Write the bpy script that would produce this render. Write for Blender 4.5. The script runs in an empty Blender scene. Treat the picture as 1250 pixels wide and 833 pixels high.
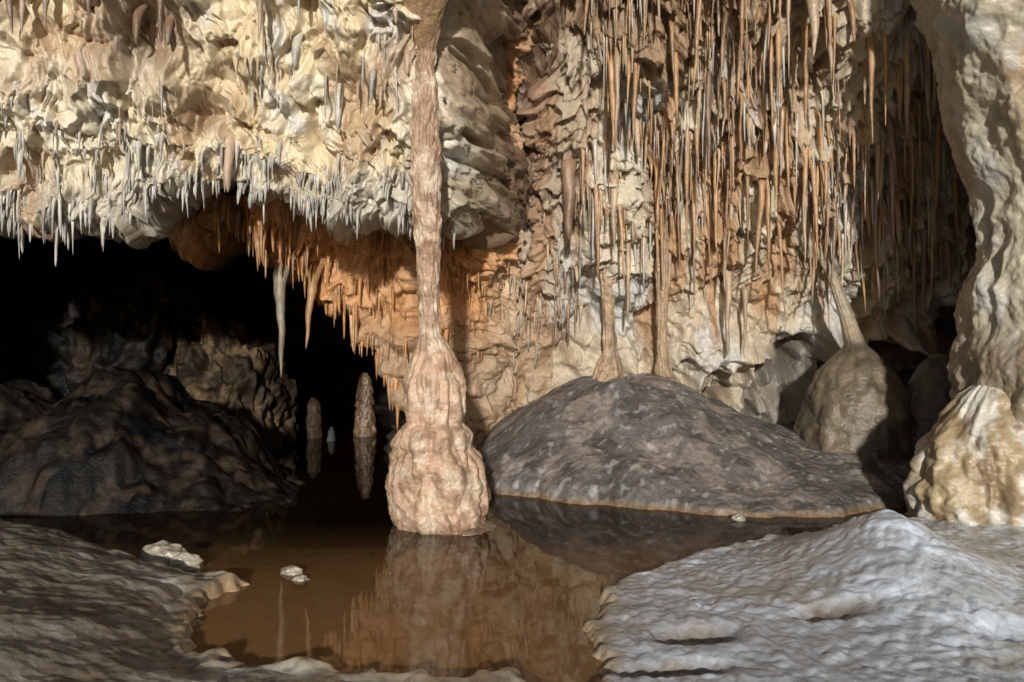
import bpy, numpy as np, math
rng = np.random.default_rng(11)
_P = rng.permutation(256); _P = np.concatenate([_P, _P, _P])
_G = rng.normal(size=(256, 3)); _G /= np.linalg.norm(_G, axis=1)[:, None]

def pn(x, y, z=0.0, seed=0):
    x, y, z = np.broadcast_arrays(np.asarray(x, float) + seed*13.7, np.asarray(y, float) + seed*7.31, np.asarray(z, float) + seed*3.17)
    xi = np.floor(x).astype(int); yi = np.floor(y).astype(int); zi = np.floor(z).astype(int)
    xf = x-xi; yf = y-yi; zf = z-zi
    u = xf*xf*xf*(xf*(xf*6-15)+10); v = yf*yf*yf*(yf*(yf*6-15)+10); w = zf*zf*zf*(zf*(zf*6-15)+10)
    def g(a, b, c):
        h = _P[_P[_P[(xi+a) & 255]+((yi+b) & 255)]+((zi+c) & 255)]
        gr = _G[h]
        return gr[..., 0]*(xf-a)+gr[..., 1]*(yf-b)+gr[..., 2]*(zf-c)
    x00 = g(0,0,0)*(1-u)+g(1,0,0)*u; x10 = g(0,1,0)*(1-u)+g(1,1,0)*u
    x01 = g(0,0,1)*(1-u)+g(1,0,1)*u; x11 = g(0,1,1)*(1-u)+g(1,1,1)*u
    return 1.6*((x00*(1-v)+x10*v)*(1-w)+(x01*(1-v)+x11*v)*w)

def fbm(x, y, z=0.0, o=4, seed=0, gain=0.5):
    s = 0; a = 1.0; f = 1.0
    for i in range(o):
        s = s+a*pn(x*f, y*f, z*f, seed+i*5); a *= gain; f *= 2.03
    return s

def ss(a, b, x):
    t = np.clip((x-a)/(b-a), 0, 1); return t*t*(3-2*t)

def ridge(n, p=2.0):
    return np.clip(1-np.abs(n)*1.6, 0, 1)**p

def drips(x, z, lam, fx, k, seed, lip=.72):
    """tiers of flowstone that swell downwards and end in a dripping lip"""
    warp = 0.9*fbm(x/lam/2.2, z/lam/2.2, 0, 2, seed)
    r = ridge(pn(x*fx, z*0.5/lam*0.6, 0, seed+3), 2.5)
    r2 = ridge(pn(x*fx*2.3, z*0.5/lam, 0, seed+4), 2.0)
    q = -z/lam+warp-k*r-0.35*k*r2
    f = q-np.floor(q)
    return f**1.3*(1-ss(lip, 1.0, f))

def mixc(a, b, m):
    m = np.clip(m, 0, 1)[..., None]
    return a*(1-m)+np.asarray(b, float)*m

def blur(A, n):
    for _ in range(n):
        B = np.pad(A, 1, mode='edge')
        A = (B[1:-1, 1:-1]*2+B[:-2, 1:-1]+B[2:, 1:-1]+B[1:-1, :-2]+B[1:-1, 2:])/6
    return A

def build(name, V, F, C, mat, parent=None):
    me = bpy.data.meshes.new(name)
    V = np.ascontiguousarray(V, dtype=np.float32); F = np.ascontiguousarray(F, dtype=np.int32)
    me.vertices.add(len(V)); me.vertices.foreach_set('co', V.ravel())
    me.loops.add(F.size); me.loops.foreach_set('vertex_index', F.ravel())
    me.polygons.add(len(F))
    me.polygons.foreach_set('loop_start', np.arange(0, F.size, F.shape[1], dtype=np.int32))
    me.polygons.foreach_set('loop_total', np.full(len(F), F.shape[1], dtype=np.int32))
    me.polygons.foreach_set('use_smooth', np.ones(len(F), dtype=bool))
    me.update(calc_edges=True)
    ca = me.color_attributes.new('Col', 'FLOAT_COLOR', 'POINT')
    cc = np.ones((len(V), 4), dtype=np.float32); cc[:, :3] = np.clip(C, 0.003, 0.95)
    ca.data.foreach_set('color', cc.ravel())
    me.materials.append(mat)
    ob = bpy.data.objects.new(name, me)
    bpy.context.scene.collection.objects.link(ob)
    if parent: ob.parent = parent
    return ob

def gridfaces(nr, nc, wrap=False, flip=False):
    i, j = np.meshgrid(np.arange(nr-1), np.arange(nc if wrap else nc-1), indexing='ij')
    j2 = (j+1) % nc
    f = np.stack([i*nc+j, i*nc+j2, (i+1)*nc+j2, (i+1)*nc+j], -1).reshape(-1, 4)
    return f[:, ::-1] if flip else f

def normals(X, Y, Z):
    a = np.stack([np.gradient(A, axis=0) for A in (X, Y, Z)], -1)
    b = np.stack([np.gradient(A, axis=1) for A in (X, Y, Z)], -1)
    n = np.cross(a, b); n /= np.linalg.norm(n, axis=-1)[..., None]+1e-9
    return n

# ------------------------------------------------------------------ materials
def rock_mat(name, bs=22.0, bstr=0.35, dist=0.02, r0=0.3, r1=0.6, spec=0.5, var=0.25, coat=0.0, cell=0.0, stretch=1.0, speck=0.0, cellw=1.3):
    m = bpy.data.materials.new(name); m.use_nodes = True
    N = m.node_tree.nodes; L = m.node_tree.links; N.clear()
    out = N.new('ShaderNodeOutputMaterial'); b = N.new('ShaderNodeBsdfPrincipled')
    L.new(b.outputs[0], out.inputs[0])
    tc = N.new('ShaderNodeTexCoord'); mp = N.new('ShaderNodeMapping'); L.new(tc.outputs['Object'], mp.inputs[0])
    mp.inputs['Scale'].default_value = (1, 1, stretch)
    at = N.new('ShaderNodeAttribute'); at.attribute_name = 'Col'
    def noise(sc, det=6, ro=0.6, d=0.0):
        n = N.new('ShaderNodeTexNoise'); n.inputs['Scale'].default_value = sc; n.inputs['Detail'].default_value = det
        n.inputs['Roughness'].default_value = ro; n.inputs['Distortion'].default_value = d
        L.new(mp.outputs[0], n.inputs['Vector']); return n
    def mr(src, a, bb, c, d):
        n = N.new('ShaderNodeMapRange'); L.new(src, n.inputs[0])
        for i, v in enumerate((a, bb, c, d)): n.inputs[i+1].default_value = v
        return n.outputs[0]
    def math_(op, a, bb):
        n = N.new('ShaderNodeMath'); n.operation = op
        for i, v in enumerate((a, bb)):
            if isinstance(v, (int, float)): n.inputs[i].default_value = v
            else: L.new(v, n.inputs[i])
        return n.outputs[0]
    n1 = noise(9, 6, 0.65, 0.6); n2 = noise(55, 4, 0.7); n3 = noise(bs, 6, 0.6, 0.3)
    v = math_('MULTIPLY', mr(n1.outputs[0], 0.3, 0.7, 1-var, 1+var), mr(n2.outputs[0], 0.3, 0.7, 1-var*0.6, 1+var*0.6))
    if speck > 0:
        n5 = noise(130, 2, 0.5)
        v = math_('MULTIPLY', v, mr(n5.outputs[0], 0.62, 0.75, 1.0, 1.0+speck))
    vm = N.new('ShaderNodeVectorMath'); vm.operation = 'SCALE'
    L.new(at.outputs['Color'], vm.inputs[0]); L.new(v, vm.inputs['Scale'])
    L.new(vm.outputs[0], b.inputs['Base Color'])
    n4 = noise(14, 3, 0.5)
    L.new(mr(n4.outputs[0], 0.35, 0.65, r0, r1), b.inputs['Roughness'])
    b.inputs['Specular IOR Level'].default_value = spec
    b.inputs['Coat Weight'].default_value = coat; b.inputs['Coat Roughness'].default_value = 0.15
    h = math_('ADD', n3.outputs[0], math_('MULTIPLY', n2.outputs[0], 0.3))
    if cell > 0:
        vo = N.new('ShaderNodeTexVoronoi'); vo.feature = 'SMOOTH_F1'; vo.inputs['Scale'].default_value = cell
        vo.inputs['Smoothness'].default_value = 0.4
        wn = noise(cell*0.5, 3, 0.5)
        va = N.new('ShaderNodeVectorMath'); va.operation = 'MULTIPLY_ADD'
        L.new(wn.outputs['Color'], va.inputs[0]); va.inputs[1].default_value = (1.2/cell,)*3; L.new(mp.outputs[0], va.inputs[2])
        L.new(va.outputs[0], vo.inputs['Vector'])
        h = math_('ADD', h, math_('MULTIPLY', vo.outputs['Distance'], cellw))
    bp = N.new('ShaderNodeBump'); bp.inputs['Strength'].default_value = bstr; bp.inputs['Distance'].default_value = dist
    L.new(h, bp.inputs['Height']); L.new(bp.outputs[0], b.inputs['Normal'])
    L.new(bp.outputs[0], b.inputs['Coat Normal'])
    return m

M_curtain = rock_mat('cream_flowstone', 14, 0.6, 0.025, 0.22, 0.5, 0.5, 0.14, 0.4)
M_wall = rock_mat('cave_wall_calcite', 20, 0.8, 0.03, 0.3, 0.6, 0.45, 0.22, 0.2)
M_stal = rock_mat('stalactite_calcite', 40, 0.7, 0.012, 0.28, 0.5, 0.45, 0.25, 0.15, 0, 0.6)
M_col = rock_mat('column_calcite', 26, 0.8, 0.018, 0.25, 0.48, 0.5, 0.28, 0.3, 0, 1.1)
M_dark = rock_mat('dimmed_wet_rock', 10, 0.6, 0.04, 0.3, 0.55, 0.15, 0.35, 0.0)  # recess rock; its lost light is put into dark vertex colours
M_mound = rock_mat('grey_flowstone', 16, 0.7, 0.02, 0.3, 0.6, 0.45, 0.4, 0.1, 14, 1.0, 0.5, 0.7)
M_floor = rock_mat('floor_flowstone', 9, 0.6, 0.016, 0.14, 0.36, 0.5, 0.2, 0.6, 15, 1.0, 0.0, 0.9)

# ------------------------------------------------------------------ sheets with vertical profile
def profile_sheet(cols, X, nt, nblur=6):
    xs = np.array([c[0] for c in cols]); pts = np.array([c[1] for c in cols], float)
    k = pts.shape[1]; t = np.linspace(0, 1, nt)*(k-1)
    i0 = np.clip(np.floor(t).astype(int), 0, k-2); fr = (t-i0)
    Y = np.zeros((nt, len(X))); Z = np.zeros_like(Y)
    for A, ci in ((Y, 0), (Z, 1)):
        kk = np.stack([np.interp(X, xs, pts[:, j, ci]) for j in range(k)])
        A[:] = kk[i0]*(1-fr)[:, None]+kk[i0+1]*fr[:, None]
    XX = np.broadcast_to(X, Y.shape).copy()
    return XX, blur(Y, nblur), blur(Z, nblur)

# ---- cream flowstone curtain, left
def zb_c(X): return np.interp(X, [-7, -5, -4.4, -3.7, -3.3, -2.6, -1.95, -1.3, -0.98, -0.6, -0.4, 0.1], [2.80, 2.80, 2.76, 2.78, 3.12, 3.06, 2.94, 2.80, 2.72, 2.80, 2.95, 3.3])
cols = []
for x in np.linspace(-7, 0.5, 60):
    zb = float(zb_c(x)); off = 2.2*float(ss(-0.75, 0.0, x)); o2 = 0.25*math.sin(x*1.7)
    cols.append((x, [(5.6+off, 6.1), (6.1+off, 5.5), (6.5+off, 5.0), (6.9+off+o2*.4, 4.5), (7.15+off+o2*.6, 4.0), (7.35+off+o2*.6, 3.5),
                     (7.5+off+o2*.3, (3.5+zb)/2), (7.62+off, zb+.05), (7.8+off, zb-.01), (8.4+off, zb+.2), (9.4+off, zb+.7), (11+off, zb+1.6)]))
Xc = np.linspace(-7, 0.5, 860)
X, Y, Z = profile_sheet(cols, Xc, 640, 14)
n = normals(X, Y, Z); sgn = np.sign(-n[..., 1].mean()); n = n*sgn
wx = X+0.12*pn(X*2.2, Z*2.2, 0, 3)+.04*pn(X*7, Z*7, 0, 4); wz = Z+0.16*pn(X*1.6, Z*1.6, 0, 6)+.04*pn(X*6, Z*6, 0, 7)
big = fbm(wx*1.2, wz*1.0, 0, 3, 1)
d1 = drips(wx, wz, 0.62, 3.0, 0.6, 20, .6); d2 = drips(wx, wz, 0.27, 7, 0.8, 31, .65); d3 = drips(wx, wz, 0.13, 15, 0.6, 44)
bul = np.abs(pn(wx*4.2, wz*3.2, 0, 9)); bul2 = np.abs(pn(wx*10, wz*7, 0, 12)); bul3 = np.abs(pn(wx*21, wz*14, 0, 13))
m2 = ss(-0.3, 0.3, pn(X*1.1, Z*1.3, 0, 15))
low = ss(4.3, 3.3, Z)
D = 0.22*big+0.14*d1+(0.03+0.08*m2)*d2+0.035*d3*(0.3+low)+0.20*bul+0.055*bul2+.014*bul3
pit = ss(.38, .62, pn(wx*3.1, wz*3.6, 0, 17))
D = D-.16*pit
for (hx, hz, hr, hd) in [(-2.9, 3.72, .2, .35), (-2.45, 3.95, .14, .2), (-3.2, 4.4, .3, .3), (-1.35, 3.75, .2, .2), (-2.25, 4.62, .22, .25), (-0.95, 4.2, .15, .15)]:
    D = D-hd*np.exp(-(((wx-hx)/hr)**2+((wz-hz)/(hr*.8))**2))
fade = ss(0, 0.06, np.linspace(0, 1, 640))[:, None]
D = D*fade
Vx = X+n[..., 0]*D; Vy = Y+n[..., 1]*D; Vz = Z+n[..., 2]*D*.6-0.20*np.clip(D, -.1, 1)
C = np.zeros(X.shape+(3,))+np.array([.62, .52, .35])
C = mixc(C, [.65, .60, .48], ss(-.1, .5, fbm(X*1.5, Z*1.2, 0, 3, 50)))
C = mixc(C, [.57, .59, .60], ss(.2, .65, fbm(X*2.6, Z*1.6, 0, 3, 60))*.75)
C = mixc(C, [.36, .34, .30], ss(3.35, 2.95, Z)*.7)  # dark gaps between fringe tips painted as a darker lower band
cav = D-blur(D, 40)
C = mixc(C, [.34, .23, .14], ss(.0, -.08, cav)*.45)  # relief hollows: brown mud tone plus cavity shade put into the colour
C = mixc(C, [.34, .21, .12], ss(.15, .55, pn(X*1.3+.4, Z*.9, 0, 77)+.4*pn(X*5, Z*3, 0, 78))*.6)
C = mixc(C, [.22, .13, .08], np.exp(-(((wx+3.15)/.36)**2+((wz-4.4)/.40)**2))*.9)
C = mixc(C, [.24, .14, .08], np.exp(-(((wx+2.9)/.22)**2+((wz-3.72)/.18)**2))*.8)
C = mixc(C, [.10, .09, .085], ss(8.0, 8.6, Vy)*.9)  # underside fades dark in colour as it turns into the dim recess
C = mixc(C, [.30, .20, .12], ss(-.95, -.35, X+.35*pn(X*4, Z*3, 0, 79))*.75)
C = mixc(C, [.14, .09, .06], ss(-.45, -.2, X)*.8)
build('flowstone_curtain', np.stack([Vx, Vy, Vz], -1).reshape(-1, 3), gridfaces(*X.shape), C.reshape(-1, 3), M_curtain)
curt = (Xc, Vx, Vy, Vz)

# ---- main rock wall (right + orange sloping part in the middle)
def zb_w(x): return float(np.interp(x, [-5, -3.4, -2.8, -2.2, -1.7, -1.25], [3.3, 3.1, 2.75, 2.2, 1.55, .75]))
cols = []
gen = [(7.1, 6.4), (7.8, 5.9), (8.5, 5.3), (9.1, 4.6), (9.6, 3.8), (10.0, 3.0), (10.35, 2.1), (10.6, 1.3), (10.8, .5), (10.9, -.4)]
for x in np.linspace(-5, 8, 131):
    if x < -1.15:
        zb = zb_w(x); y0 = 9.2+0.35*max(0, -x-1.2)*.4
        pts = [(8.4, 6.2), (8.5, 5.4), (8.6, 4.6), (8.7, 3.9), (8.8, 3.4), (9.0, 3.2 if zb < 2.9 else zb+.25), (y0+.15, (3.1+zb)/2+.02), (y0+.35, zb), (y0+1.3, zb+.1), (y0+4, zb+.9)]
    else:
        pc = [(8.4, 6.2), (8.5, 5.5), (8.8, 4.8), (9.1, 4.1), (9.3, 3.5), (9.4, 2.8), (9.7, 2.1), (9.9, 1.4), (10.1, .6), (10.3, -.4)]
        w = float(ss(.1, 1.0, x))
        bulge = -.35*math.exp(-((x-1.0)/.5)**2)+.5*math.exp(-((x-.05)/.35)**2)-.3*float(ss(4.5, 7, x))
        pts = [(a[0]*(1-w)+b[0]*w+bulge, a[1]*(1-w)+b[1]*w) for a, b in zip(pc, gen)]
    cols.append((x, pts))
Xw = np.linspace(-5, 8, 1100)
X, Y, Z = profile_sheet(cols, Xw, 660, 14)
n = normals(X, Y, Z); n = n*np.sign(-n[..., 1].mean())
wx = X+.16*pn(X*1.8, Z*1.8, 0, 103)+.05*pn(X*6, Z*6, 0, 104); wz = Z+.2*pn(X*1.4, Z*1.4, 0, 106)+.05*pn(X*5, Z*5, 0, 107)
big = fbm(wx*.9, wz*.8, 0, 4, 101)
d1 = drips(wx, wz, .75, 2.6, .6, 120); d2 = drips(wx, wz, .33, 6, .8, 131); d3 = drips(wx, wz, .16, 14, .7, 140)
up = ss(1.8, 3.0, Z)
flute = ridge(pn(wx*5.5, wz*.5, 0, 150), 1.5); flute2 = ridge(pn(wx*13, wz*.9, 0, 151), 1.5)
D = .34*big+.20*d1*(.35+.65*up)+.11*d2*(.3+.7*up)+.05*d3*up+.09*flute*up+.04*flute2*up+.12*np.abs(pn(wx*3.7, wz*3.0, 0, 160))+.045*np.abs(pn(wx*9, wz*8, 0, 161))+.05*fbm(X*5, Z*5, 0, 4, 165)
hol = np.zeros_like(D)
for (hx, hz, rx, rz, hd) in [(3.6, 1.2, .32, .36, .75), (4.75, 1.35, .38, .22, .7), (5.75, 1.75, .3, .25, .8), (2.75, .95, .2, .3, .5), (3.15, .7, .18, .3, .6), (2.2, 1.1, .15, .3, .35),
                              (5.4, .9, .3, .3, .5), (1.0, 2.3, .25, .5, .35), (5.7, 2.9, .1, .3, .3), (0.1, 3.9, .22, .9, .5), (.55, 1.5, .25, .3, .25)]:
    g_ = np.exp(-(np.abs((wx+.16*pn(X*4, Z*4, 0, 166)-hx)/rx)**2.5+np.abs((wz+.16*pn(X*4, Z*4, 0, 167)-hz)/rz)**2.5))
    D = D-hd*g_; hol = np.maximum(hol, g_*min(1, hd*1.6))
for (hx, hz, rx, rz, hd) in [(4.2, 1.5, .3, .16, .5), (5.15, 1.65, .35, .13, .55), (3.3, 1.5, .35, .1, .35), (4.7, 1.72, .8, .1, .35), (2.9, 1.25, .12, .5, .3), (1.9, 1.0, .15, .5, .3), (2.45, .9, .12, .5, .3), (2.15, .9, .08, .5, .25), (1.45, 1.3, .12, .5, .25), (3.05, .8, .08, .4, .3)]:
    D = D+hd*np.exp(-(((wx-hx)/rx)**2+((wz-hz)/rz)**2))
Vx = X+n[..., 0]*D; Vy = Y+n[..., 1]*D; Vz = Z+n[..., 2]*D-.15*np.clip(D, -.2, 1)
C = np.zeros(X.shape+(3,))+np.array([.48, .41, .31])
C = mixc(C, [.48, .48, .47], ss(-.1, .5, fbm(X*1.1, Z*.8, 0, 4, 170))*.85)
C = mixc(C, [.62, .56, .44], ss(.05, .55, fbm(X*1.6, Z*1.2, 0, 3, 180))*.8)
C = mixc(C, [.38, .21, .10], ss(.05, .45, pn(wx*3.5, wz*.6, 0, 190)+.3*pn(X*9, Z*2, 0, 191))*ss(6.2, 3, X*.6+1.0)*.8)
C = mixc(C, [.28, .18, .10], ss(.1, .5, fbm(X*1.3, Z*1.3, 0, 4, 195))*.55)
C = mixc(C, [.28, .18, .105], ss(4.7, 5.05, Z+.25*fbm(X*2, Z*2, 0, 3, 196))*ss(2.6, 1.6, X)*.9)
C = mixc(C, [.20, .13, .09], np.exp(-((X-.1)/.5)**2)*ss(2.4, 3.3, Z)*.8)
org = ss(.15, -.6, X+.35*pn(X*2, Z*2, 0, 198))
C = mixc(C, [.56, .26, .09], org*(.8+.2*pn(X*3, Z*2, 0, 199)))
C = mixc(C, [.30, .20, .12], org*ss(2.0, 1.1, Z)*.6)
C = mixc(C, [.30, .22, .15], ss(.9, .1, X)*ss(2.3, 1.5, Z)*.6)
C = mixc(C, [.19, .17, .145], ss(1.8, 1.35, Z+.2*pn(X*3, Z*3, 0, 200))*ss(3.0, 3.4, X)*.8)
C = mixc(C, [.10, .085, .07], hol*ss(1.9, 1.6, Z)*ss(2, 2.6, X)*.8)  # alcove interiors painted near black, shade put into the colour
C = mixc(C, [.16, .12, .085], ss(.0, -.12, D-blur(D, 40))*.5)  # cavity shade of the wall relief painted as a brown tint
C = mixc(C, [.05, .04, .035], ss(9.9, 10.8, Vy)*ss(-1, -1.3, X))  # recess ceiling colour darkens with depth in place of light falloff
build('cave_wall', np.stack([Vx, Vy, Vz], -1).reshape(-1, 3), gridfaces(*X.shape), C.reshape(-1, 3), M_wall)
wall = (Xw, Vx, Vy, Vz)

def surf_at(S, x, z):
    """nearest front-facing surface depth at world x,z"""
    Xa, Vx, Vy, Vz = S
    j = int(np.clip(np.searchsorted(Xa, x), 1, len(Xa)-2)); c = np.abs(Vz[:, j]-z)
    k = np.where(c < .03)[0]
    if len(k) == 0: k = np.array([int(np.argmin(c))])
    return float(Vy[k, j].min())

# ------------------------------------------------------------------ stalactites
def tubes(name, roots, mat, nr=18, ns=9, seed=0, parent=None, up=False, flare=.55):
    """roots: list of (x,y,z,L,r,color,tipcolor)"""
    r_ = np.random.default_rng(seed); n = len(roots)
    A = np.array([[a[0], a[1], a[2], a[3], a[4]] for a in roots]); c0 = np.array([a[5] for a in roots]); c1 = np.array([a[6] for a in roots])
    t = (np.linspace(0, 1, nr)**1.25)[None, :]; th = np.linspace(0, 2*np.pi, ns, endpoint=False)[None, None, :]
    L = A[:, 3:4]; R = A[:, 4:5]
    body = r_.uniform(.3, .95, (n, 1))
    rad = R*((1-t)**body*.85+.15*(1-t)**.3)*(1+flare*np.exp(-t*L/(R*2.5+.01)))
    ph = r_.uniform(0, 50, (n, 1))
    zz = t*L
    rad = rad*(1+.22*pn(zz/(R*2.6+.02)+ph, ph, 0, 5)+.12*pn(zz/(R*1.1+.01)+ph, ph*2, 0, 8))
    bend = r_.normal(0, .035, (n, 1)); bend2 = r_.normal(0, .03, (n, 1))
    px = A[:, 0:1]+bend*zz+.3*R*pn(zz*3+ph, ph, 0, 2)
    py = A[:, 1:2]+bend2*zz*.6+(R*4.5*np.exp(-zz/(R*1.6+.004)) if not up else 0)
    pz = A[:, 2:3]+(zz if up else -zz)+(R*1.5*np.exp(-zz/(R*1.6+.004)) if not up else 0)
    lump = 1+.22*pn(np.cos(th)*1.2+ph[..., None], np.sin(th)*1.2, zz[..., None]*4, 4)
    ra = rad[..., None]*lump
    V = np.stack([px[..., None]+ra*np.cos(th), py[..., None]+ra*np.sin(th), np.broadcast_to(pz[..., None], ra.shape)], -1)
    C = c0[:, None, None, :]*(1-t[..., None, None])+c1[:, None, None, :]*t[..., None, None]
    C = C*(1+.35*pn(zz*6+ph, ph, 0, 3))[..., None, None]
    C = np.broadcast_to(C, V.shape)
    f = gridfaces(nr, ns, wrap=True, flip=not up)
    F = (f[None]+(np.arange(n)*nr*ns)[:, None, None]).reshape(-1, 4)
    return build(name, V.reshape(-1, 3), F, C.reshape(-1, 3), mat, parent)

U = rng.uniform
def col_pick(kind):
    if kind == 'orange': c = np.array([.42, .25, .13])*U(.7, 1.15); tip = c*.7
    elif kind == 'rust': c = np.array([.50, .24, .085])*U(.7, 1.15); tip = c*.7
    elif kind == 'tan': c = np.array([.42, .31, .20])*U(.7, 1.2); tip = np.array([.30, .23, .17])
    elif kind == 'grey': c = np.array([.36, .33, .28])*U(.7, 1.15); tip = np.array([.20, .19, .18])
    elif kind == 'white': c = np.array([.52, .48, .41])*U(.8, 1.15); tip = np.array([.30, .30, .30])
    else: c = np.array([.20, .13, .085])*U(.7, 1.2); tip = c*.8
    return c, tip
def add(lst, S, x, z, L, r, kind, back=.03):
    y = surf_at(S, x, z); c, t = col_pick(kind)
    lst.append((x, y+back, z+.04, L+.04, r, c, t))

# fringe of the curtain
lst = []
for i in range(1200):
    x = U(-6.5, -0.5); z = float(zb_c(x))+U(-.02, .5)-.05
    if pn(x*3, z*3, 0, 32) < -.2: continue
    add(lst, curt, x, z, float(np.clip(rng.lognormal(-2.0, .5), .05, .34))*(1.15 if x < -3.2 else .85), U(.010, .027), rng.choice(['white', 'grey', 'white']), .02)
for i in range(620):
    x = U(-6.3, -0.7); z = float(zb_c(x))+U(.35, 1.2)
    if pn(x*1.5, z*2.2, 0, 33) < .02: continue
    add(lst, curt, x, z, float(np.clip(rng.lognormal(-2.1, .45), .05, .28)), U(.009, .022), rng.choice(['white', 'grey', 'white', 'tan']), .02)
tubes('stalactite_fringe', lst, M_stal, 14, 8, 1)
lst = []
for i in range(260):
    x = U(-6, -0.8); z = U(3.7, 5.5)
    if pn(x*1.0, z*1.4, 0, 35) < -.0: continue
    add(lst, curt, x, z, U(.1, .42), U(.010, .024), rng.choice(['white', 'tan', 'grey', 'tan']))
for x, z, L, r, k in [(-2.68, 3.72, .72, .085, 'tan'), (-4.2, 4.7, .55, .05, 'brown'), (-4.05, 4.75, .6, .04, 'tan'), (-3.9, 4.6, .4, .04, 'tan'), (-4.55, 4.7, .6, .03, 'grey'), (-4.8, 4.7, .5, .03, 'grey'),
                      (-3.45, 4.7, .45, .05, 'brown'), (-2.1, 4.6, .5, .035, 'tan'), (-1.9, 4.3, .3, .04, 'white'), (-1.55, 3.9, .45, .05, 'white'), (-2.95, 4.7, .6, .045, 'brown'), (-1.2, 4.0, .35, .03, 'grey'),
                      (-4.9, 3.6, .5, .05, 'tan'), (-4.5, 3.4, .35, .04, 'white'), (-0.7, 3.25, .3, .045, 'tan'), (-0.9, 4.2, .3, .04, 'tan'), (-3.3, 4.55, .35, .05, 'brown'), (-3.05, 4.5, .3, .05, 'brown')]:
    add(lst, curt, x, z, L, r, k)
tubes('stalactite_cluster', lst, M_stal, 22, 10, 2)
# right wall: dense forest of tapering stalactites of mixed length
lst = []
cnt = 0
while cnt < 1350:
    x = U(.5, 6.9); z = U(2.5, 5.9)
    if pn(x*.9, z*.8, 0, 36)+.5*pn(x*3.2, z*.7, 0, 37) < -.1+.25*(z < 3.1): continue
    k = rng.choice(['orange', 'tan', 'tan', 'orange', 'brown', 'white'] if x < 4 else ['tan', 'grey', 'white', 'tan', 'orange'])
    add(lst, wall, x, z, float(np.clip(rng.lognormal(-1.35, .6), .07, .95)), U(.010, .028), k); cnt += 1
for i in range(120):
    x = U(1.0, 5.3); z = U(2.9, 5.4)
    k = rng.choice(['orange', 'tan', 'tan', 'orange', 'brown', 'orange'])
    add(lst, wall, x, z, U(.4, 1.3), U(.022, .044), k, .04)
for i in range(50):
    x = U(4.4, 6.8); z = U(3.4, 5.7)
    add(lst, wall, x, z, U(.4, .9), U(.025, .045), rng.choice(['orange', 'tan', 'white']), .04)
for x, z, L, r, k in [(3.05, 5.35, .9, .09, 'tan'), (.65, 3.75, 1.0, .08, 'brown'), (1.15, 3.6, 1.0, .055, 'tan'), (1.0, 3.3, 1.0, .05, 'orange'), (1.95, 3.2, 1.0, .05, 'tan'), (2.6, 3.1, .9, .045, 'tan'), (2.72, 2.5, 1.1, .05, 'tan'),
                      (2.95, 2.3, .9, .04, 'tan'), (5.4, 3.2, .9, .06, 'tan'), (3.85, 2.85, .6, .05, 'tan'), (2.2, 3.6, 1.1, .045, 'orange'), (2.9, 3.5, 1.2, .04, 'orange'), (3.4, 3.6, 1.1, .04, 'tan')]:
    add(lst, wall, x, z, L, r, k, .05)
tubes('stalactite_cluster', lst, M_stal, 26, 9, 3)
# middle slope
lst = []
for i in range(520):
    x = U(-3.3, .9); z = U(1.6, 3.6)
    if z < (zb_w(x) if x < -1.15 else 1.5)+.05: continue
    k = rng.choice(['rust', 'orange', 'rust']) if x < -.3 else rng.choice(['grey', 'tan', 'brown'])
    add(lst, wall, x, z, U(.1, .42), U(.010, .030), k)
for i in range(90):
    x = U(-3.3, -1.35); z = zb_w(x)+U(.0, .3)
    add(lst, wall, x, z, U(.2, .6)*.9, U(.018, .036), rng.choice(['rust', 'orange']))
tubes('stalactite_cluster', lst, M_stal, 20, 9, 4)
# hanging stones at the mouth of the dark recess
tubes('stalactite', [(-2.70, 9.3, 2.65, 1.48, .085, np.array([.24, .20, .15]), np.array([.20, .17, .13]))], M_stal, 40, 14, 5)
tubes('stalactite', [(-2.32, 9.3, 2.45, .95, .055, np.array([.36, .20, .09]), np.array([.3, .18, .1]))], M_stal, 30, 12, 6)

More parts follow.
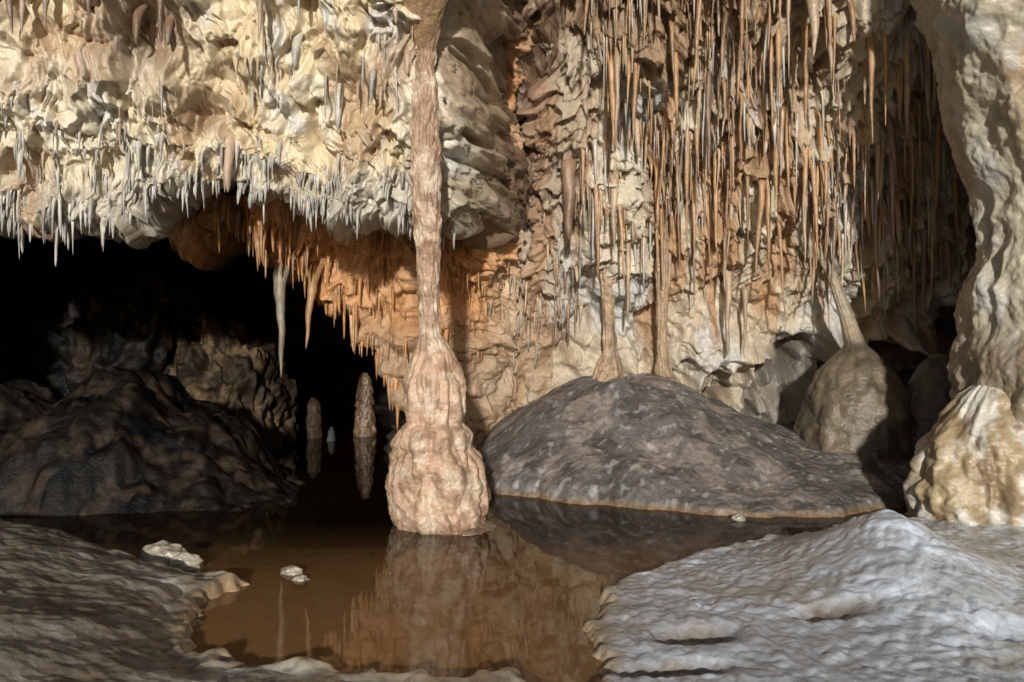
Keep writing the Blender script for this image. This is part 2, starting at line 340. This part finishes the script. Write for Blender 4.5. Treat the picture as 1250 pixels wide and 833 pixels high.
# ------------------------------------------------------------------ lathe bodies
def lathe(name, prof, mat, colf, nz=260, nth=160, amp=.1, fl=.1, sx=1, sy=1, nf=3.0, seed=0, tier=0.0, cf=5, ta=.16, lobe=0.0, lz=3.0, smooth=7, l2=.35, knot=None):
    p = np.array(prof, float); p = p[np.argsort(p[:, 0])]
    z = np.linspace(p[0, 0], p[-1, 0], nz)
    r = np.interp(z, p[:, 0], p[:, 1]); cx = np.interp(z, p[:, 0], p[:, 2]); cy = np.interp(z, p[:, 0], p[:, 3])
    ker = np.ones(smooth)/smooth
    for A in (r, cx, cy):
        A[:] = np.convolve(np.pad(A, smooth//2, mode='edge'), ker, 'valid')
    th = np.linspace(0, 2*np.pi, nth, endpoint=False)
    T, ZZ = np.meshgrid(th, z); c = np.cos(T); s = np.sin(T); rr = r[:, None]
    sc = nf
    w = .25*pn(c*1.5, s*1.5, ZZ*2, seed+1)
    flute = ridge(pn(c*cf*.5+w, s*cf*.5, ZZ*.8, seed+2), 1.2)
    n1 = fbm(c*rr*sc+9, s*rr*sc, ZZ*sc, 4, seed+5)
    tz = 0
    if tier > 0:
        q = -ZZ/tier+.7*pn(c*1.3, s*1.3, ZZ*1.5, seed+7)-.5*flute
        f = q-np.floor(q); tz = f**1.2*(1-ss(.85, 1, f))
    R = rr*(1+fl*(flute-.4)+amp*n1+ta*tz*(tier > 0))
    if lobe > 0:
        Zk = ZZ if knot is None else ZZ+3.0*np.maximum(ZZ-knot, 0)
        lb = np.abs(pn(c*2.2+.3*pn(c*2, s*2, Zk*3, seed+20), s*2.2, Zk*lz, seed+21)); lb2 = np.abs(pn(c*4.5, s*4.5, Zk*lz*2.2, seed+22))
        R = R+rr*(lobe*(lb-.25)+lobe*l2*(lb2-.25))
    X = cx[:, None]+R*c*sx; Y = cy[:, None]+R*s*sy
    C = colf(X, Y, ZZ, n1, flute)
    return build(name, np.stack([X, Y, ZZ], -1).reshape(-1, 3), gridfaces(nz, nth, wrap=True), C.reshape(-1, 3), mat)

# the great column
PX = .0071
cp = []
for y, w, x in [(-60, 150, 530), (0, 66, 526), (35, 38, 521), (62, 23, 519), (80, 21, 518), (100, 29, 519), (150, 33, 518), (200, 37, 519), (250, 34, 520), (300, 31, 522), (350, 28, 523), (400, 25, 524), (410, 27, 525), (416, 38, 527),
                (432, 50, 529), (448, 62, 529), (466, 74, 529), (495, 76, 530), (510, 71, 531), (517, 68, 531), (524, 84, 531), (535, 94, 531), (545, 98, 531), (549, 95, 532), (557, 106, 533), (572, 114, 534), (600, 120, 535), (625, 120, 536), (640, 112, 538), (650, 102, 538), (690, 104, 538)]:
    cp.append((1.6-(y-416.5)*PX, w*PX/2, (x-625)*PX, 6.95 if y > 60 else 6.95-(60-y)*.0075))
def colc(X, Y, Z, n1, fl):
    C = np.zeros(X.shape+(3,))+np.array([.36, .24, .165])
    C = mixc(C, [.50, .34, .235], ss(1.75, 1.4, Z)*.9)
    C = mixc(C, [.60, .50, .39], ss(-.1, .5, fbm(X*6, Y*6, Z*5, 3, 210))*.7)
    C = mixc(C, [.22, .12, .07], ss(.05, .45, fbm(X*6, Y*6, Z*5, 4, 215))*.65)
    C = mixc(C, [.46, .31, .16], ss(4.0, 4.3, Z)*.6)
    C = mixc(C, [.24, .16, .11], ss(.10, -.02, Z)*.8)
    return C
lathe('stalagnate_column', cp, M_col, colc, 800, 260, .065, .02, 1, .9, 7, 40, 0, 4, 0, .24, 1.7, 5, .28, knot=1.7)

def mk(colr, dark=.6):
    colr = np.array(colr, float)
    def f(X, Y, Z, n1, fl):
        C = np.zeros(X.shape+(3,))+colr
        C = mixc(C, colr*dark, ss(-.1, .5, fbm(X*4, Y*4, Z*3, 3, 230)))
        return mixc(C, colr*1.35, ss(.1, .6, fbm(X*3, Y*3, Z*2, 3, 231))*.7)
    return f
# slender columns against the rear wall
lathe('cave_column', [(3.6, .06, 1.05, 10.2), (3.2, .15, 1.12, 9.75), (2.8, .13, 1.15, 9.7), (2.3, .09, 1.17, 9.75), (1.8, .07, 1.2, 9.85), (1.45, .085, 1.22, 9.9), (1.38, .13, 1.22, 9.9), (1.1, .18, 1.2, 9.9), (.7, .28, 1.2, 9.9)], M_col, mk([.34, .24, .155]), 260, 80, .22, .1, nf=6, seed=51, lobe=.3, lz=2)
lathe('cave_column', [(3.3, .05, 1.82, 10.2), (2.9, .10, 1.84, 9.9), (2.2, .075, 1.87, 9.9), (1.6, .06, 1.88, 10.0), (1.2, .10, 1.9, 10.0), (1.1, .16, 1.93, 10.0), (.8, .24, 1.98, 10.0), (.4, .3, 2.0, 10)], M_col, mk([.33, .235, .15]), 240, 80, .22, .1, nf=6, seed=52, lobe=.3, lz=2)
# bell shaped stalagmites right
lathe('bell_stalagmite', [(3.1, .05, 3.6, 10.4), (2.85, .06, 3.72, 9.9), (2.4, .07, 3.9, 9.7), (1.9, .085, 4.03, 9.6), (1.55, .12, 4.09, 9.5), (1.42, .26, 4.1, 9.5), (1.22, .44, 4.1, 9.5), (.98, .57, 4.12, 9.5), (.7, .63, 4.12, 9.5), (.45, .65, 4.12, 9.5), (.0, .7, 4.12, 9.5)],
      M_col, lambda X, Y, Z, n, f: mixc(mk([.145, .115, .08])(X, Y, Z, n, f), [.30, .245, .175], ss(1.5, 1.75, Z)), 260, 140, .08, .02, nf=3, seed=61, lobe=.10, lz=1.2)
lathe('bell_stalagmite', [(1.45, .08, 4.95, 9.2), (1.35, .2, 4.95, 9.2), (1.1, .33, 4.93, 9.2), (.8, .42, 4.93, 9.2), (.4, .46, 4.93, 9.2), (0, .5, 4.93, 9.2)], M_col, mk([.12, .10, .08]), 160, 110, .08, .03, nf=5, seed=62, lobe=.08)

# right hand pillar (close flowstone wall) and boulder
pr = []
for z, e in [(6.2, 3.5), (5.4, 3.6), (4.9, 3.68), (4.55, 3.78), (3.95, 3.98), (3.3, 4.2), (2.9, 4.34), (2.6, 4.40), (2.3, 4.33), (2.05, 4.24), (1.7, 4.24), (1.43, 4.14), (1.15, 4.14), (.8, 4.16), (0, 4.1), (-.4, 4.1)]:
    pr.append((z, 5.7-e, 5.7, 7.25-max(0, z-3.6)*.25))
def pilc(X, Y, Z, n1, fl):
    C = np.zeros(X.shape+(3,))+np.array([.44, .40, .31])
    C = mixc(C, [.38, .28, .17], ss(-.05, .5, fbm(X*2, Y*2, Z*1.5, 4, 240))*.85)
    C = mixc(C, [.48, .48, .46], ss(.1, .5, fbm(X*3, Y*3, Z*1.5, 3, 244))*.7)
    return mixc(C, [.24, .19, .13], ss(1.9, 1.4, Z)*.8)
lathe('flowstone_pillar', pr, M_curtain, pilc, 640, 640, .05, .02, 1, .75, 2.4, 70, 0, 8, 0, .07, 1.1)

def blob(name, c, rad, mat, colf, amp=.15, nf=2.0, seed=0, n=160, ridges=0.0, lump=0.0):
    ph = np.linspace(.002, np.pi-.002, n); th = np.linspace(0, 2*np.pi, int(n*1.5), endpoint=False)
    T, P_ = np.meshgrid(th, ph)
    x = np.sin(P_)*np.cos(T); y = np.sin(P_)*np.sin(T); z = np.cos(P_)
    d = 1+amp*fbm(x*nf, y*nf, z*nf, 4, seed)+ridges*ridge(pn(x*nf*3, y*nf*3, z*1.2, seed+9), 1.3)
    d = d+lump*(np.abs(pn(x*4, y*4, z*3, seed+11))+.4*np.abs(pn(x*9, y*9, z*7, seed+12)))
    X = c[0]+rad[0]*x*d; Y = c[1]+rad[1]*y*d; Z = c[2]+rad[2]*z*d
    return build(name, np.stack([X, Y, Z], -1).reshape(-1, 3), gridfaces(X.shape[0], X.shape[1], wrap=True, flip=True), colf(X, Y, Z, 0, 0).reshape(-1, 3), mat)
def boulc(X, Y, Z, n1, fl):
    C = np.zeros(X.shape+(3,))+np.array([.36, .28, .17])
    C = mixc(C, [.54, .52, .46], ss(-.1, .4, fbm(X*4, Y*4, Z*2, 4, 250)))
    return mixc(C, [.20, .13, .07], ss(.05, .45, fbm(X*3, Y*3, Z*2, 3, 255))*.8)
lathe('flowstone_boulder', [(1.26, .02, 4.32, 7.1), (1.22, .16, 4.32, 7.1), (1.1, .30, 4.33, 7.1), (.9, .44, 4.3, 7.1), (.72, .56, 4.3, 7.1), (.5, .68, 4.32, 7.1), (.25, .74, 4.34, 7.1), (0, .76, 4.35, 7.1), (-.3, .8, 4.35, 7.1)], M_curtain, boulc, 300, 260, .12, .05, 1, .85, 2.6, 80, 0, 7, 0, .18, 1.8, 9)

# ------------------------------------------------------------------ mounds
def height_sheet(name, xs, ys, hf, cfn, mat):
    X, Y = np.meshgrid(xs, ys); Z = hf(X, Y); C = cfn(X, Y, Z)
    return build(name, np.stack([X, Y, Z], -1).reshape(-1, 3), gridfaces(*X.shape), C.reshape(-1, 3), mat)
def h_mid(X, Y):
    wx = X+.12*pn(X*1.5, Y*1.5, 0, 301); wy = Y+.15*pn(X*1.3, Y*1.3, 0, 302)
    Ys = np.interp(X, [-1.2, -.5, -.3, .6, 1.3, 2.0, 2.6, 3.0, 3.5, 4.1, 5, 6.5], [9.6, 8.8, 8.4, 7.9, 7.6, 7.3, 7.15, 7.2, 7.55, 7.8, 8.0, 8.0])+.14*pn(X*2.5, 0, 0, 305)+.05*pn(X*8, 0, 0, 306)
    s = Y-Ys
    base = np.where(s > 0, .05*ss(0, .05, s)+.48*(1-np.exp(-np.clip(s, 0, 9)/1.5)), np.maximum(s*1.2, -.6))
    base = base-.8*ss(-.1, -1.1, X)
    rx = np.where(wx < 1.25, (wx-1.25)/1.95, (wx-1.25)/2.3); ry = (wy-9.7)/2.1
    r = np.sqrt(rx**2+ry**2)
    pk = 1.08*np.clip(1-r, 0, 1)**1.2*(1-.33*np.exp(-(r/.2)**2))
    pk = pk+.07*np.exp(-(((X-1.2)/.16)**2+((Y-9.2)/.16)**2))
    return base+pk+.045*fbm(X*2.0, Y*2.0, 0, 5, 310)+.020*np.abs(pn(X*8, Y*8, 0, 312))
def c_mid(X, Y, Z):
    C = np.zeros(X.shape+(3,))+np.array([.13, .12, .115])
    C = mixc(C, [.25, .205, .18], ss(-.05, .45, fbm(X*2.2, Y*3, 0, 5, 320))*.8)
    C = mixc(C, [.06, .055, .053], ss(0, .4, fbm(X*3, Y*4, 0, 5, 325))*.75)
    C = mixc(C, [.40, .39, .39], ss(.3, .7, fbm(X*10, Y*10, 0, 3, 328))*.5)
    return mixc(C, [.22, .13, .06], ss(.08, .0, Z)*.7)
height_sheet('rock_mound', np.linspace(-1.5, 6.3, 660), np.linspace(6.7, 11.3, 420), h_mid, c_mid, M_mound)

# rocks on the left under the curtain, recess dimness put into their colour
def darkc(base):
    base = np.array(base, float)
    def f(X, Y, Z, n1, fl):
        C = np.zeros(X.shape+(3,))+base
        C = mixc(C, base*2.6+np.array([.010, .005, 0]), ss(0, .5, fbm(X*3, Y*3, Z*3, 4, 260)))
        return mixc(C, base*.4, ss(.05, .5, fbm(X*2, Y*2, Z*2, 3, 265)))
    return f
def h_left(X, Y):
    k = 14.0; acc = np.zeros_like(X)
    wx = X+.12*pn(X*2, Y*2, 0, 345); wy = Y+.12*pn(X*2, Y*2, 0, 346)
    for (cx, cy, rx, ry, h) in [(-4.3, 8.9, 1.0, 1.4, 1.45), (-5.35, 8.7, .7, 1.1, 1.28), (-3.55, 8.8, .7, 1.1, 1.05), (-4.7, 8.0, .8, .8, .85), (-3.1, 8.4, .75, .9, .5), (-3.9, 8.0, .6, .7, .62), (-5.6, 7.8, .8, .8, .75), (-2.7, 8.2, .5, .6, .25), (-6.8, 8.4, 1.2, 1.6, 1.7), (-4.25, 7.7, .4, .4, .38), (-3.4, 7.9, .35, .4, .3)]:
        r2 = ((wx-cx)/rx)**2+((wy-cy)/ry)**2
        acc += np.exp(k*h*np.clip(1-r2*.55, -.5, 1))
    z = np.log(acc+1)/k
    return z-.22+.13*fbm(X*1.8, Y*1.8, 0, 3, 340)+.13*np.abs(pn(X*3.0, Y*3.0, 0, 343))+.05*np.abs(pn(X*8, Y*8, 0, 344))-.5*ss(7.6, 6.9, Y)
def leftc(X, Y, Z):
    C = darkc([.008, .007, .0062])(X, Y, Z, 0, 0)
    return mixc(C, [.05, .033, .023], ss(.35, .6, fbm(X*4, Y*4, Z*4, 2, 270))*.6)
height_sheet('muddy_boulders', np.linspace(-8, -1.9, 420), np.linspace(6.6, 10.8, 300), h_left, leftc, M_dark)
blob('rock_outcrop', (-4.35, 12.2, .5), (.85, .8, 1.2), M_dark, darkc([.035, .024, .015]), .3, 1.6, 90, 160, .0, .2)
blob('rock_outcrop', (-6.2, 13.0, .8), (1.2, 1.0, 1.6), M_dark, darkc([.007, .006, .005]), .3, 1.8, 93, 120, .0, .3)
blob('rock_outcrop', (-.6, 12.0, .2), (1.0, 1.2, .7), M_dark, darkc([.02, .017, .014]), .3, 1.8, 96, 120, .0, .3)
lathe('stalagmite', [(1.06, .03, -2.49, 13.5), (1.0, .08, -2.49, 13.5), (.8, .12, -2.49, 13.5), (.55, .14, -2.49, 13.5), (.3, .16, -2.49, 13.5), (.1, .17, -2.49, 13.5), (-.3, .18, -2.49, 13.5)], M_col, mk([.15, .095, .055]), 160, 70, .12, .1, nf=7, seed=55, tier=.2)
lathe('stalagmite', [(.66, .03, -3.3, 13.2), (.6, .1, -3.3, 13.2), (.4, .13, -3.3, 13.2), (-.3, .15, -3.3, 13.2)], M_dark, mk([.04, .026, .016]), 120, 60, .12, .1, nf=7, seed=56, tier=.2)
lathe('stalagmite', [(.22, .02, -2.9, 12.8), (.15, .05, -2.9, 12.8), (-.3, .1, -2.9, 12.8)], M_dark, mk([.06, .06, .06]), 100, 50, .2, .1, nf=10, seed=57)

# ------------------------------------------------------------------ floor with pool basin
poly = np.array([(.32, 3.5), (.46, 3.98), (.38, 4.4), (.56, 4.98), (.9, 5.38), (1.3, 5.8), (1.95, 6.2), (2.7, 6.75), (3.6, 7.0), (6.5, 7.0), (9, 9), (9, 19), (-9, 19), (-9, 7.8), (-4.8, 6.9), (-3.5, 6.2), (-2.55, 5.6), (-2.2, 5.42),
                 (-1.68, 5.2), (-1.9, 4.8), (-1.75, 4.25), (-1.40, 3.87), (-.8, 3.84), (-.4, 3.78), (0.05, 3.7)])
def sdf(X, Y):
    d = np.full(X.shape, 1e9); ins = np.zeros(X.shape, bool); n = len(poly)
    for i in range(n):
        a = poly[i]; b = poly[(i+1) % n]; e = b-a
        t = np.clip(((X-a[0])*e[0]+(Y-a[1])*e[1])/(e@e), 0, 1)
        d = np.minimum(d, np.hypot(X-a[0]-t*e[0], Y-a[1]-t*e[1]))
        c = ((a[1] > Y) != (b[1] > Y)) & (X < (b[0]-a[0])*(Y-a[1])/(b[1]-a[1]+1e-12)+a[0]); ins ^= c
    return np.where(ins, -d, d)
ax = np.concatenate([np.linspace(-13, -5.2, 40)[:-1], np.linspace(-5.2, 4.8, 1000), np.linspace(4.8, 13, 40)[1:]])
ay = np.concatenate([np.linspace(-3, 2.7, 40)[:-1], np.linspace(2.7, 7.2, 540), np.linspace(7.2, 20, 90)[1:]])
X, Y = np.meshgrid(ax, ay)
S = sdf(X+.10*pn(X*3.5, Y*3.5, 0, 401)+.06*pn(X*11, Y*11, 0, 402), Y+.10*pn(X*3.5, Y*3.5, 0, 403)+.05*pn(X*12, Y*12, 0, 404))
land = .04*ss(0, .05, S)+.015*ss(.05, .5, S)
def cone(cx, cy, rx, ry, h, p=1.5):
    r = np.sqrt(((X-cx)/rx)**2+((Y-cy)/ry)**2); return h*np.exp(-(r**p))
right = ss(-.1, .6, X+.25*pn(X*2, Y*2, 0, 405))
mnd = cone(2.38, 5.05, .46, .66, .38, 1.5)+cone(2.6, 4.6, 1.2, .95, .10, 2)+cone(4.4, 5.3, 1.5, 1.2, .04, 2)
bank = cone(-3.7, 4.2, 1.4, 1.7, .34, 2)+cone(-2.6, 3.2, 1.0, .8, .2, 2)+cone(-5.2, 5.4, 1.5, 1.2, .28, 2)
land = land+ss(0, .35, S)*(mnd*right+bank*(1-right))
# terrace lips and pocks on the right flowstone
tl = drips(X, Y+.35*mnd+X*.12, .33, 4, .35, 410)
pk1 = np.abs(pn(X*7+1.0*pn(X*4, Y*4, 0, 418), Y*5, 0, 420)); pk2 = np.abs(pn(X*15+.8*pn(X*7, Y*7, 0, 419), Y*10, 0, 421))
land = land+ss(0, .2, S)*right*(.010*tl+.022*pk1+.014*pk2)
land = land+ss(0, .15, S)*(1-right)*(.035*fbm(X*2.0, Y*2.0, 0, 3, 425)+.016*np.abs(pn(X*6, Y*5, 0, 426))+.007*np.abs(pn(X*14, Y*11, 0, 427)))
for (hx, hy, rx, ry, hd) in [(.95, 4.15, .22, .12, .07), (1.75, 4.3, .25, .1, .05), (.75, 3.75, .3, .08, .05), (2.6, 3.95, .3, .1, .05)]:
    land = land-hd*np.exp(-(((X-hx)/rx)**2+((Y-hy)/ry)**2)**2)
rim = .035*np.exp(-((S-.07)/.05)**2)*(.6+pn(X*4, Y*4, 0, 428))
bed = -.02-.13*(1-np.exp(S/1.4))-.4*ss(6.2, 8.5, Y)+.025*fbm(X*2, Y*2, 0, 3, 430)
Z = np.where(S > 0, np.maximum(land+rim, .006), np.minimum(np.maximum(bed, S*.8-.002), -.002))
C = np.zeros(X.shape+(3,))
cr = np.zeros_like(C)+np.array([.40, .43, .48])
cr = mixc(cr, [.62, .69, .80], ss(-.35, .3, fbm(X*2, Y*3, 0, 4, 440))*.95*np.clip(.35+mnd*3.5, 0, 1))
cr = mixc(cr, [.27, .245, .20], ss(.0, .45, fbm(X*2.4, Y*3.5, 0, 4, 445))*.65*np.clip(1.2-mnd*3, 0, 1))
cr = mixc(cr, [.24, .24, .26], ss(.12, -.02, pk1)*.4)
cl = np.zeros_like(C)+np.array([.24, .22, .18])
cl = mixc(cl, [.44, .43, .39], ss(0, .5, fbm(X*1.8, Y*2.4, 0, 4, 450))*.8)
cl = mixc(cl, [.15, .115, .08], ss(0, .5, fbm(X*2.5, Y*2.5, 0, 4, 455))*.75)
C = cl*(1-right[..., None])+cr*right[..., None]
C = mixc(C, [.34, .22, .11], np.exp(-((S-.02)/.07)**2)*.75)
for (hx, hy, rx, ry) in [(.95, 4.15, .24, .13), (1.75, 4.3, .25, .1), (.75, 3.75, .3, .08)]:
    C = mixc(C, [.17, .11, .05], np.exp(-(((X-hx)/rx)**2+((Y-hy)/ry)**2)**2)*.8)
mud = np.zeros_like(C)+np.array([.62, .38, .18]); mud = mixc(mud, [.74, .49, .25], ss(-.2, .4, fbm(X*2, Y*2, 0, 4, 460)))
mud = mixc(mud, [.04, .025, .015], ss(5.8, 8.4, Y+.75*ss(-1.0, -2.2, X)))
C = np.where((S > 0)[..., None], C, mud)
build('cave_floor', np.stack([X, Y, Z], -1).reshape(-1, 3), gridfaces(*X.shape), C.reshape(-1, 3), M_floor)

# water: clear with suspended mud in the shallows
me = bpy.data.meshes.new('pool_water'); me.from_pydata([(-11, 3.2, 0), (11, 3.2, 0), (11, 19.5, 0), (-11, 19.5, 0)], [], [(0, 1, 2, 3)])
wob = bpy.data.objects.new('pool_water', me); bpy.context.scene.collection.objects.link(wob)
m = bpy.data.materials.new('still_water'); m.use_nodes = True; N = m.node_tree.nodes; L = m.node_tree.links; N.clear()
o = N.new('ShaderNodeOutputMaterial'); mx = N.new('ShaderNodeMixShader'); tr = N.new('ShaderNodeBsdfTransparent'); gl = N.new('ShaderNodeBsdfGlossy'); fr = N.new('ShaderNodeFresnel')
df = N.new('ShaderNodeBsdfDiffuse'); df.inputs[0].default_value = (.50, .27, .11, 1); mm = N.new('ShaderNodeMixShader')
fr.inputs[0].default_value = 1.36; tr.inputs[0].default_value = (.96, .90, .82, 1); gl.inputs['Roughness'].default_value = .03
tc = N.new('ShaderNodeTexCoord'); nz = N.new('ShaderNodeTexNoise'); nz.inputs['Scale'].default_value = 2.2; nz.inputs['Detail'].default_value = 2; bp = N.new('ShaderNodeBump'); bp.inputs['Strength'].default_value = .14; bp.inputs['Distance'].default_value = .012
sx = N.new('ShaderNodeSeparateXYZ'); L.new(tc.outputs['Object'], sx.inputs[0])
mr1 = N.new('ShaderNodeMapRange'); mr1.interpolation_type = 'SMOOTHSTEP'; L.new(sx.outputs['Y'], mr1.inputs[0]); mr1.inputs[1].default_value = 3.8; mr1.inputs[2].default_value = 7.2; mr1.inputs[3].default_value = .42; mr1.inputs[4].default_value = .015
L.new(mr1.outputs[0], mm.inputs[0]); L.new(tr.outputs[0], mm.inputs[1]); L.new(df.outputs[0], mm.inputs[2])
L.new(tc.outputs['Object'], nz.inputs['Vector']); L.new(nz.outputs[0], bp.inputs['Height']); L.new(bp.outputs[0], gl.inputs['Normal'])
L.new(fr.outputs[0], mx.inputs[0]); L.new(mm.outputs[0], mx.inputs[1]); L.new(gl.outputs[0], mx.inputs[2]); L.new(mx.outputs[0], o.inputs[0])
me.materials.append(m)

# stones in the pool
pale = mk([.34, .30, .24])
for (x, y, z, r) in [(-1.52, 5.50, .0, .06), (-1.42, 5.34, -.01, .045), (-2.5, 5.72, .05, .13), (-2.3, 5.62, .03, .09), (2.02, 7.1, .02, .05)]:
    blob('pool_stone', (x, y, z), (r*1.25, r, r*.8), M_floor, pale, .22, 1.5, int(abs(x*100)), 40)
blob('mud_ledge', (-.42, 6.85, -.02), (.28, .3, .07), M_floor, mk([.22, .14, .09]), .15, 2, 7, 80)

# ------------------------------------------------------------------ enclosing cave: rear walls and roof
path = np.array([(-7.2, 2.5), (-8.5, 6), (-9.5, 11), (-8, 16), (-3, 18.5), (3, 18), (8, 15), (9.5, 10), (8.0, 6.5), (7.2, 3)])
tt = np.linspace(0, len(path)-1, 420); px = np.interp(tt, range(len(path)), path[:, 0]); py = np.interp(tt, range(len(path)), path[:, 1])
zz = np.linspace(-.8, 8, 160); X, Z = np.meshgrid(px, zz); Y, _ = np.meshgrid(py, zz)
dd = .6*fbm(X*.5, Y*.5, Z*.5, 5, 500)+.25*np.abs(pn(X*1.7, Y*1.7, Z*1.7, 505))
X2 = X*(1-.07*dd-.0*Z); Y2 = Y-dd*1.0
build('cave_rear_wall', np.stack([X2, Y2, Z], -1).reshape(-1, 3), gridfaces(*X.shape), darkc([.010, .008, .007])(X, Y, Z, 0, 0).reshape(-1, 3), M_dark)  # far recess dimness painted into a near-black base colour
xs = np.linspace(-11, 11, 200); ys = np.linspace(5.2, 20, 140); X, Y = np.meshgrid(xs, ys)
Z = 6.3-.05*(Y-5)+.4*fbm(X*.6, Y*.6, 0, 4, 510)
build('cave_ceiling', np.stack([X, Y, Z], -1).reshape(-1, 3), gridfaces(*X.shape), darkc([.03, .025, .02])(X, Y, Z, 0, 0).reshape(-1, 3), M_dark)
# low roof of the side chamber
xs = np.linspace(-10, -1.0, 240); ys = np.linspace(8.6, 18, 160); X, Y = np.meshgrid(xs, ys)
Z = 3.3+.05*(Y-9)+.35*fbm(X*.9, Y*.9, 0, 5, 520)-.15*np.abs(pn(X*3, Y*3, 0, 523))
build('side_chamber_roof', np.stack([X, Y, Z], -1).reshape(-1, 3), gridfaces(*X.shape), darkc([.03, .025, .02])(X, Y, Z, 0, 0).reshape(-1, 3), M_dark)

# ------------------------------------------------------------------ light, world, camera
el = math.radians(13.5); az = math.radians(2)   # light comes from behind the viewer
sd = bpy.data.lights.new('sun', 'SUN'); sd.energy = 4.1; sd.angle = math.radians(2.0); sd.color = (1, .955, .875)
so = bpy.data.objects.new('sun', sd); bpy.context.scene.collection.objects.link(so)
from mathutils import Vector
dirv = Vector((math.sin(az)*math.cos(el), math.cos(az)*math.cos(el), -math.sin(el)))
so.rotation_euler = dirv.to_track_quat('-Z', 'Y').to_euler(); so.location = (-2, -6, 6)
w = bpy.data.worlds.new('World'); bpy.context.scene.world = w; w.use_nodes = True
bg = w.node_tree.nodes['Background']; sk = w.node_tree.nodes.new('ShaderNodeTexSky'); sk.sky_type = 'NISHITA'; sk.sun_disc = False
sk.sun_elevation = el; sk.sun_rotation = math.radians(180)+az
w.node_tree.links.new(sk.outputs[0], bg.inputs[0]); bg.inputs[1].default_value = .05
cam = bpy.data.cameras.new('camera'); cam.lens = 28; cam.sensor_width = 36; cam.clip_end = 200; cam.clip_start = .05
co = bpy.data.objects.new('camera', cam); co.location = (0, 0, 1.6); co.rotation_euler = (math.radians(90), 0, 0)
bpy.context.scene.collection.objects.link(co); bpy.context.scene.camera = co
sc = bpy.context.scene; sc.view_settings.view_transform = 'Standard'; sc.view_settings.look = 'None'; sc.view_settings.exposure = 0
